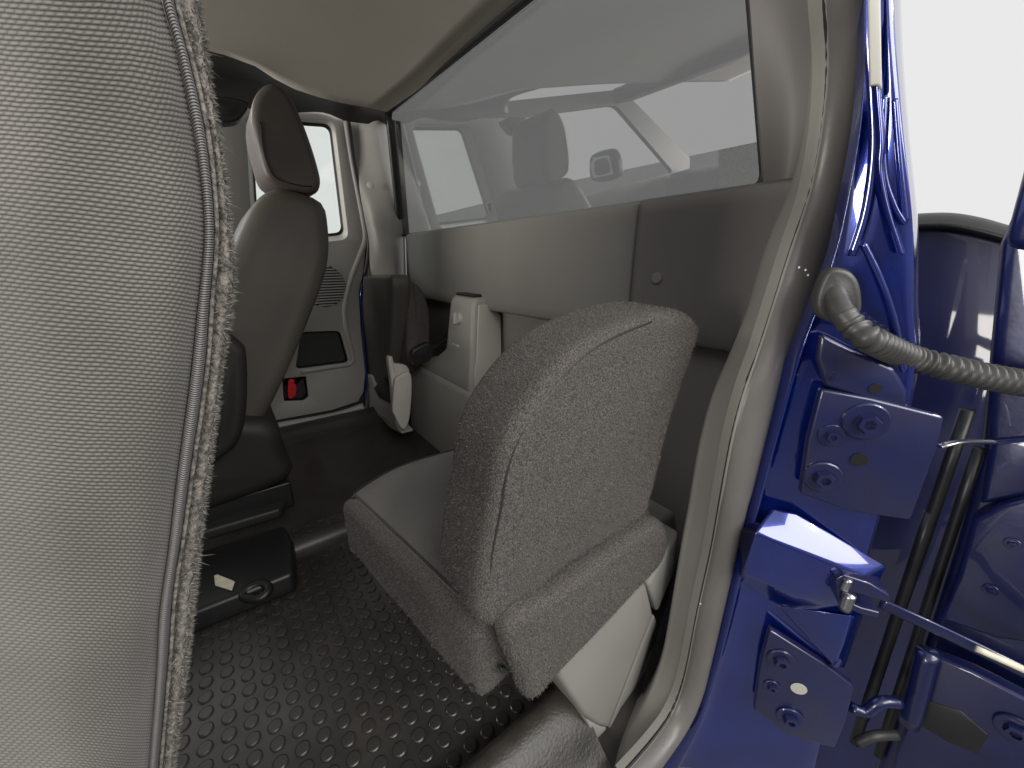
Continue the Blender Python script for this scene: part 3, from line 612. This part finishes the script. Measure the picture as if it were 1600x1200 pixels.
# bright gutter flange along the upper pillar
ga = [(1352, -60), (1353, 60), (1358, 135), (1364, 220), (1362, 262), (1372, 320), (1395, 395)]
ribbon('gutter_flange', [ats(ga, P=J(.010)), ats([(x+14, y) for x, y in ga], P=J(.016)), ats([(x+22, y+4) for x, y in ga], P=J(.008))], M['blue'], body, n=40, k=5)
slab('flange_highlight', ats([(1356, -50), (1376, -50), (1379, 140), (1372, 132), (1360, 134)], P=J(.020)), (.004, .002, 0), M['grey'], body, bevel=.002)  # pale slab imitating the white highlight on the painted flange
for pth, r_ in (([(1382, 150), (1379, 220), (1383, 280), (1399, 326), (1414, 350)], .0022), ([(1398, 155), (1405, 250), (1415, 346)], .0022), ([(1357, -60), (1357, 60), (1362, 150), (1364, 240), (1352, 330), (1330, 400)], .0035), ([(1348, 380), (1372, 430), (1396, 497), (1412, 580)], .003)):
    tube('pressed_ridge', ats(pth, P=J(.009)), r_, M['blue'], body, n=40, seg=8)
def blueplate(name, px, off, thick, parent=None, m='bluedark', bevel=.003):
    return slab(name, ats(px, P=J(off)), JN*thick, M[m], parent or body, bevel=bevel, segs=3)
up = blueplate('hinge_plate', [(1283, 608), (1360, 622), (1477, 652), (1466, 700), (1424, 814), (1330, 800), (1250, 772), (1262, 690)], .016, .012)
nb = -JN
for px, py, r in ((1352, 658, .020), (1299, 680, .0125), (1285, 745, .0185)): hexbolt(at(px, py, P=J(.0165)), nb, r, up, M['bluedark'])
disc('hole', at(1342, 718, P=J(.0168)), nb, .0075, .0006, M['black'], up, n=18, top=.98)
lp_ = blueplate('hinge_plate', [(1203, 985), (1290, 1040), (1336, 1075), (1322, 1130), (1305, 1170), (1230, 1150), (1178, 1110), (1188, 1040)], .014, .012)
for px, py, r in ((1220, 1030, .0165), (1206, 1072, .0105), (1234, 1120, .0165)): hexbolt(at(px, py, P=J(.0145)), nb, r, lp_, M['bluedark'])
disc('hole', at(1248, 1076, P=J(.0148)), nb, .0095, .0006, M['grey'], lp_, n=18, top=.98)
def facet(name, polys, m, bevel=.004):
    V = []; Fc = []; ix = {}
    for poly in polys:
        f = []
        for x, y, o_ in poly:
            if (x, y, o_) not in ix: ix[(x, y, o_)] = len(V); V.append(at(x, y, P=J(o_)))
            f.append(ix[(x, y, o_)])
        Fc.append(tuple(f))
    o = link(name, V, Fc, M[m], body, bevel=bevel, segs=4)
    bm = bmesh.new(); bm.from_mesh(o.data); bmesh.ops.recalc_face_normals(bm, faces=bm.faces); bm.to_mesh(o.data); bm.free(); return o
f1, f2, f3, f4 = (1178, 832, .03), (1252, 862, .03), (1243, 932, .026), (1160, 895, .026)
t1, t2, t3, r1, r2 = (1208, 793, .004), (1244, 800, .004), (1388, 884, .002), (1352, 902, .024), (1318, 945, .018)
b1, b2, b3, b4 = (1150, 905, -.01), (1240, 965, -.01), (1335, 985, -.01), (1160, 830, .0)
facet('stamped_ledge', [(t1, t2, f2, f1), (t2, t3, r1, f2), (f1, f2, f3, f4), (f2, r1, r2, f3), (f4, f3, b2, b1), (f3, r2, b3, b2), (t1, f1, f4, b1, b4), (t3, b3, r2, r1), (b4, b1, b2, b3, t3, t2, t1)], 'blue', .0035)
g1, g2, g3, g4 = (1215, 945, .0), (1330, 962, .022), (1318, 1005, .02), (1304, 1042, .012)
facet('stamped_facet', [(g1, g2, g3), (g1, g3, g4), (g1, g4, (1290, 1030, -.01)), (g1, (1290, 1030, -.01), (1350, 960, -.01), g2), (g2, (1350, 960, -.01), (1320, 1045, -.01), g4, g3), ((1290, 1030, -.01), g4, (1320, 1045, -.01), (1350, 960, -.01))], 'blue', .002)
# upper puckered sheet under the boot
blueplate('stamped_pad', [(1282, 520), (1330, 545), (1400, 575), (1420, 610), (1418, 640), (1290, 606), (1275, 560)], .012, .010, m='bluedark', bevel=.006)
disc('hole', at(1368, 607, P=J(.0125)), nb, .0055, .0006, M['black'], body, n=16, top=.98)
hexbolt(at(1302, 588, P=J(.0122)), nb, .006, body, M['bluedark'], 'rivet')
# water drops on the seal
for px, py in ((1258, 422), (1262, 430), (1094, 943), (1248, 418)): disc('water_drop', at(px, py, Y=.147), (-.5, -1, 0), .0011, .0009, M['drop'], body, n=10, top=.6)
# door check bracket and strap
ck = thing('door_check', 'small dark steel door check bracket with strap on the blue jamb', 'door check', at(1340, 940, P=J(.02)))
slab('bracket_plate', ats([(1305, 905), (1318, 898), (1360, 912), (1392, 932), (1388, 942), (1350, 930), (1330, 925), (1328, 955), (1310, 945)], P=J(.034)), JN*.03, M['bluedark'], ck, bevel=.002)
slab('bracket_lower', ats([(1318, 948), (1345, 960), (1372, 966), (1376, 958), (1345, 950), (1325, 940)], P=J(.036)), JN*.03, M['bluedark'], ck, bevel=.002)
pp = at(1328, 928, P=J(.04)); tube('roller', [pp, pp+Vector((0, 0, -.022))], .006, M['chrome'], ck, n=6, seg=14)
tube('pin', [at(1318, 922, P=J(.036)), at(1326, 905, P=J(.036))], .004, M['chrome'], ck, n=6)
strap = [at(1375, 942, X=.565), at(1440, 972, X=.575), at(1520, 1010, X=.60), at(1625, 1062, X=.62)]
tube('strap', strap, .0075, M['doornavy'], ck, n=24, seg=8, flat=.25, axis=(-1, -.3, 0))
tube('strap_edge', [at(1525, 1013, X=.592), at(1570, 1033, X=.6), at(1625, 1058, X=.612)], .0035, M['tag'], ck, n=10, seg=8)

# wiring boot
hb = thing('wiring_harness', 'grey corrugated rubber wiring boot running from the jamb to the open door', 'cable boot', at(1310, 470, P=J(.02)))
puff('grommet', ats([(1290, 428), (1305, 418), (1330, 424), (1345, 445), (1348, 485), (1330, 500), (1300, 505), (1277, 490), (1276, 462)], P=J(.022)), JN*.02, .005, M['boot'], hb, n=40, dome=.003)
nk = [at(1302, 446, P=J(.012)), at(1306, 468, P=J(.022)), at(1316, 490, P=J(.034)), at(1332, 510, P=J(.040))]
tube('boot_neck', nk, .019, M['boot'], hb, n=20, seg=18, rf=lambda t, r: r*.50*(1+.12*t))
bpth = [at(1316, 490, P=J(.034)), at(1334, 511, P=J(.040)), at(1362, 532, P=J(.045)), at(1420, 558, X=.545), at(1480, 574, X=.57), at(1540, 588, X=.60), at(1600, 599, X=.63), at(1680, 612, X=.67)]
tube('corrugated_boot', bpth, .0112, M['boot'], hb, n=300, seg=20, rf=lambda t, r: r*(1+.15*math.sin(t*2*math.pi*32)*min(1, t*12))*(.95+.15*t))

# ================================================================== OPEN REAR DOOR (near side), pickup bed
rd = thing('rear_door', 'open blue rear door with dark hinge hardware at the right edge', 'door', (.72, -.3, .0))
XD = .70
def xpl(px, X): return ats(px, X=X)
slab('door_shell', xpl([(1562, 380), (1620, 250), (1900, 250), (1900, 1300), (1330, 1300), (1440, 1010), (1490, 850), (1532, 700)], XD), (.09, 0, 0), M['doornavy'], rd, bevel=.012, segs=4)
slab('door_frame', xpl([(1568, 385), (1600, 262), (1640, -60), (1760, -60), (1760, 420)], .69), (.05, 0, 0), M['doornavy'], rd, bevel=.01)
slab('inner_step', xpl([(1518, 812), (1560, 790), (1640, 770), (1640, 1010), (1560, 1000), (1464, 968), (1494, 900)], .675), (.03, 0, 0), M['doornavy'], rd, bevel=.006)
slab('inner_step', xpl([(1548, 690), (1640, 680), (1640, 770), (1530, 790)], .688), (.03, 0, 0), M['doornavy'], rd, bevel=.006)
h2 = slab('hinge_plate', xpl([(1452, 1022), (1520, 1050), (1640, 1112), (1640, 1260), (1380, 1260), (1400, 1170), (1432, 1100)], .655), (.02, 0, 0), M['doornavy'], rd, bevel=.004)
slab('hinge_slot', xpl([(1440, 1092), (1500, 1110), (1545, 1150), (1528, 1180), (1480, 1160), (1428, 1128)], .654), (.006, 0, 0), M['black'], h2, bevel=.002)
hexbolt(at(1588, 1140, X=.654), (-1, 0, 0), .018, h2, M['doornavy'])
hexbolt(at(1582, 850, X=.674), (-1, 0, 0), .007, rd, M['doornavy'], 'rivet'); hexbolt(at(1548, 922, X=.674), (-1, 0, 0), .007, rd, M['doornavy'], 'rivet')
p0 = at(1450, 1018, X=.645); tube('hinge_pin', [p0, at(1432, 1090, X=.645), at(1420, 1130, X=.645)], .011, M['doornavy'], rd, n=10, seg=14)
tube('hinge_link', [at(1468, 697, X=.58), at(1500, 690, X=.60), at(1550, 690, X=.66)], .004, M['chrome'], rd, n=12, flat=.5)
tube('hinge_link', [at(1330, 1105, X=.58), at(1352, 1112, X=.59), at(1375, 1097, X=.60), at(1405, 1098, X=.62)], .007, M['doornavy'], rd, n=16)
tube('hinge_link', [at(1340, 1160, X=.58), at(1365, 1150, X=.59), at(1400, 1148, X=.62)], .006, M['dark'], rd, n=16)
for a, b, r in (((1512, 640), (1335, 1160), .007), ((1530, 700), (1372, 1180), .006), ((1455, 800), (1350, 1120), .007)):
    tube('door_weatherstrip', [at(*a, X=.70), at(*b, X=.70)], r, M['black'], rd, n=8)
bed = thing('truck_bed', 'dark blue pickup bed front panel with black rail cap behind the jamb', 'truck bed', (1.1, .6, .0))
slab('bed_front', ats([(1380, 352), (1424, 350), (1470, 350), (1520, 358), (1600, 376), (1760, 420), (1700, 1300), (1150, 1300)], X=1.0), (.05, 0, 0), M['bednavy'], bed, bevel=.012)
ribbon('bed_rail', [ats([(1400, 362), (1470, 360), (1520, 368), (1580, 384), (1680, 406)], X=.99), ats([(1400, 347), (1470, 344), (1520, 351), (1580, 368), (1680, 390)], X=1.02), ats([(1400, 352), (1470, 349), (1520, 356), (1580, 372), (1680, 396)], X=1.1)], M['black'], bed, n=24, solid=.012)
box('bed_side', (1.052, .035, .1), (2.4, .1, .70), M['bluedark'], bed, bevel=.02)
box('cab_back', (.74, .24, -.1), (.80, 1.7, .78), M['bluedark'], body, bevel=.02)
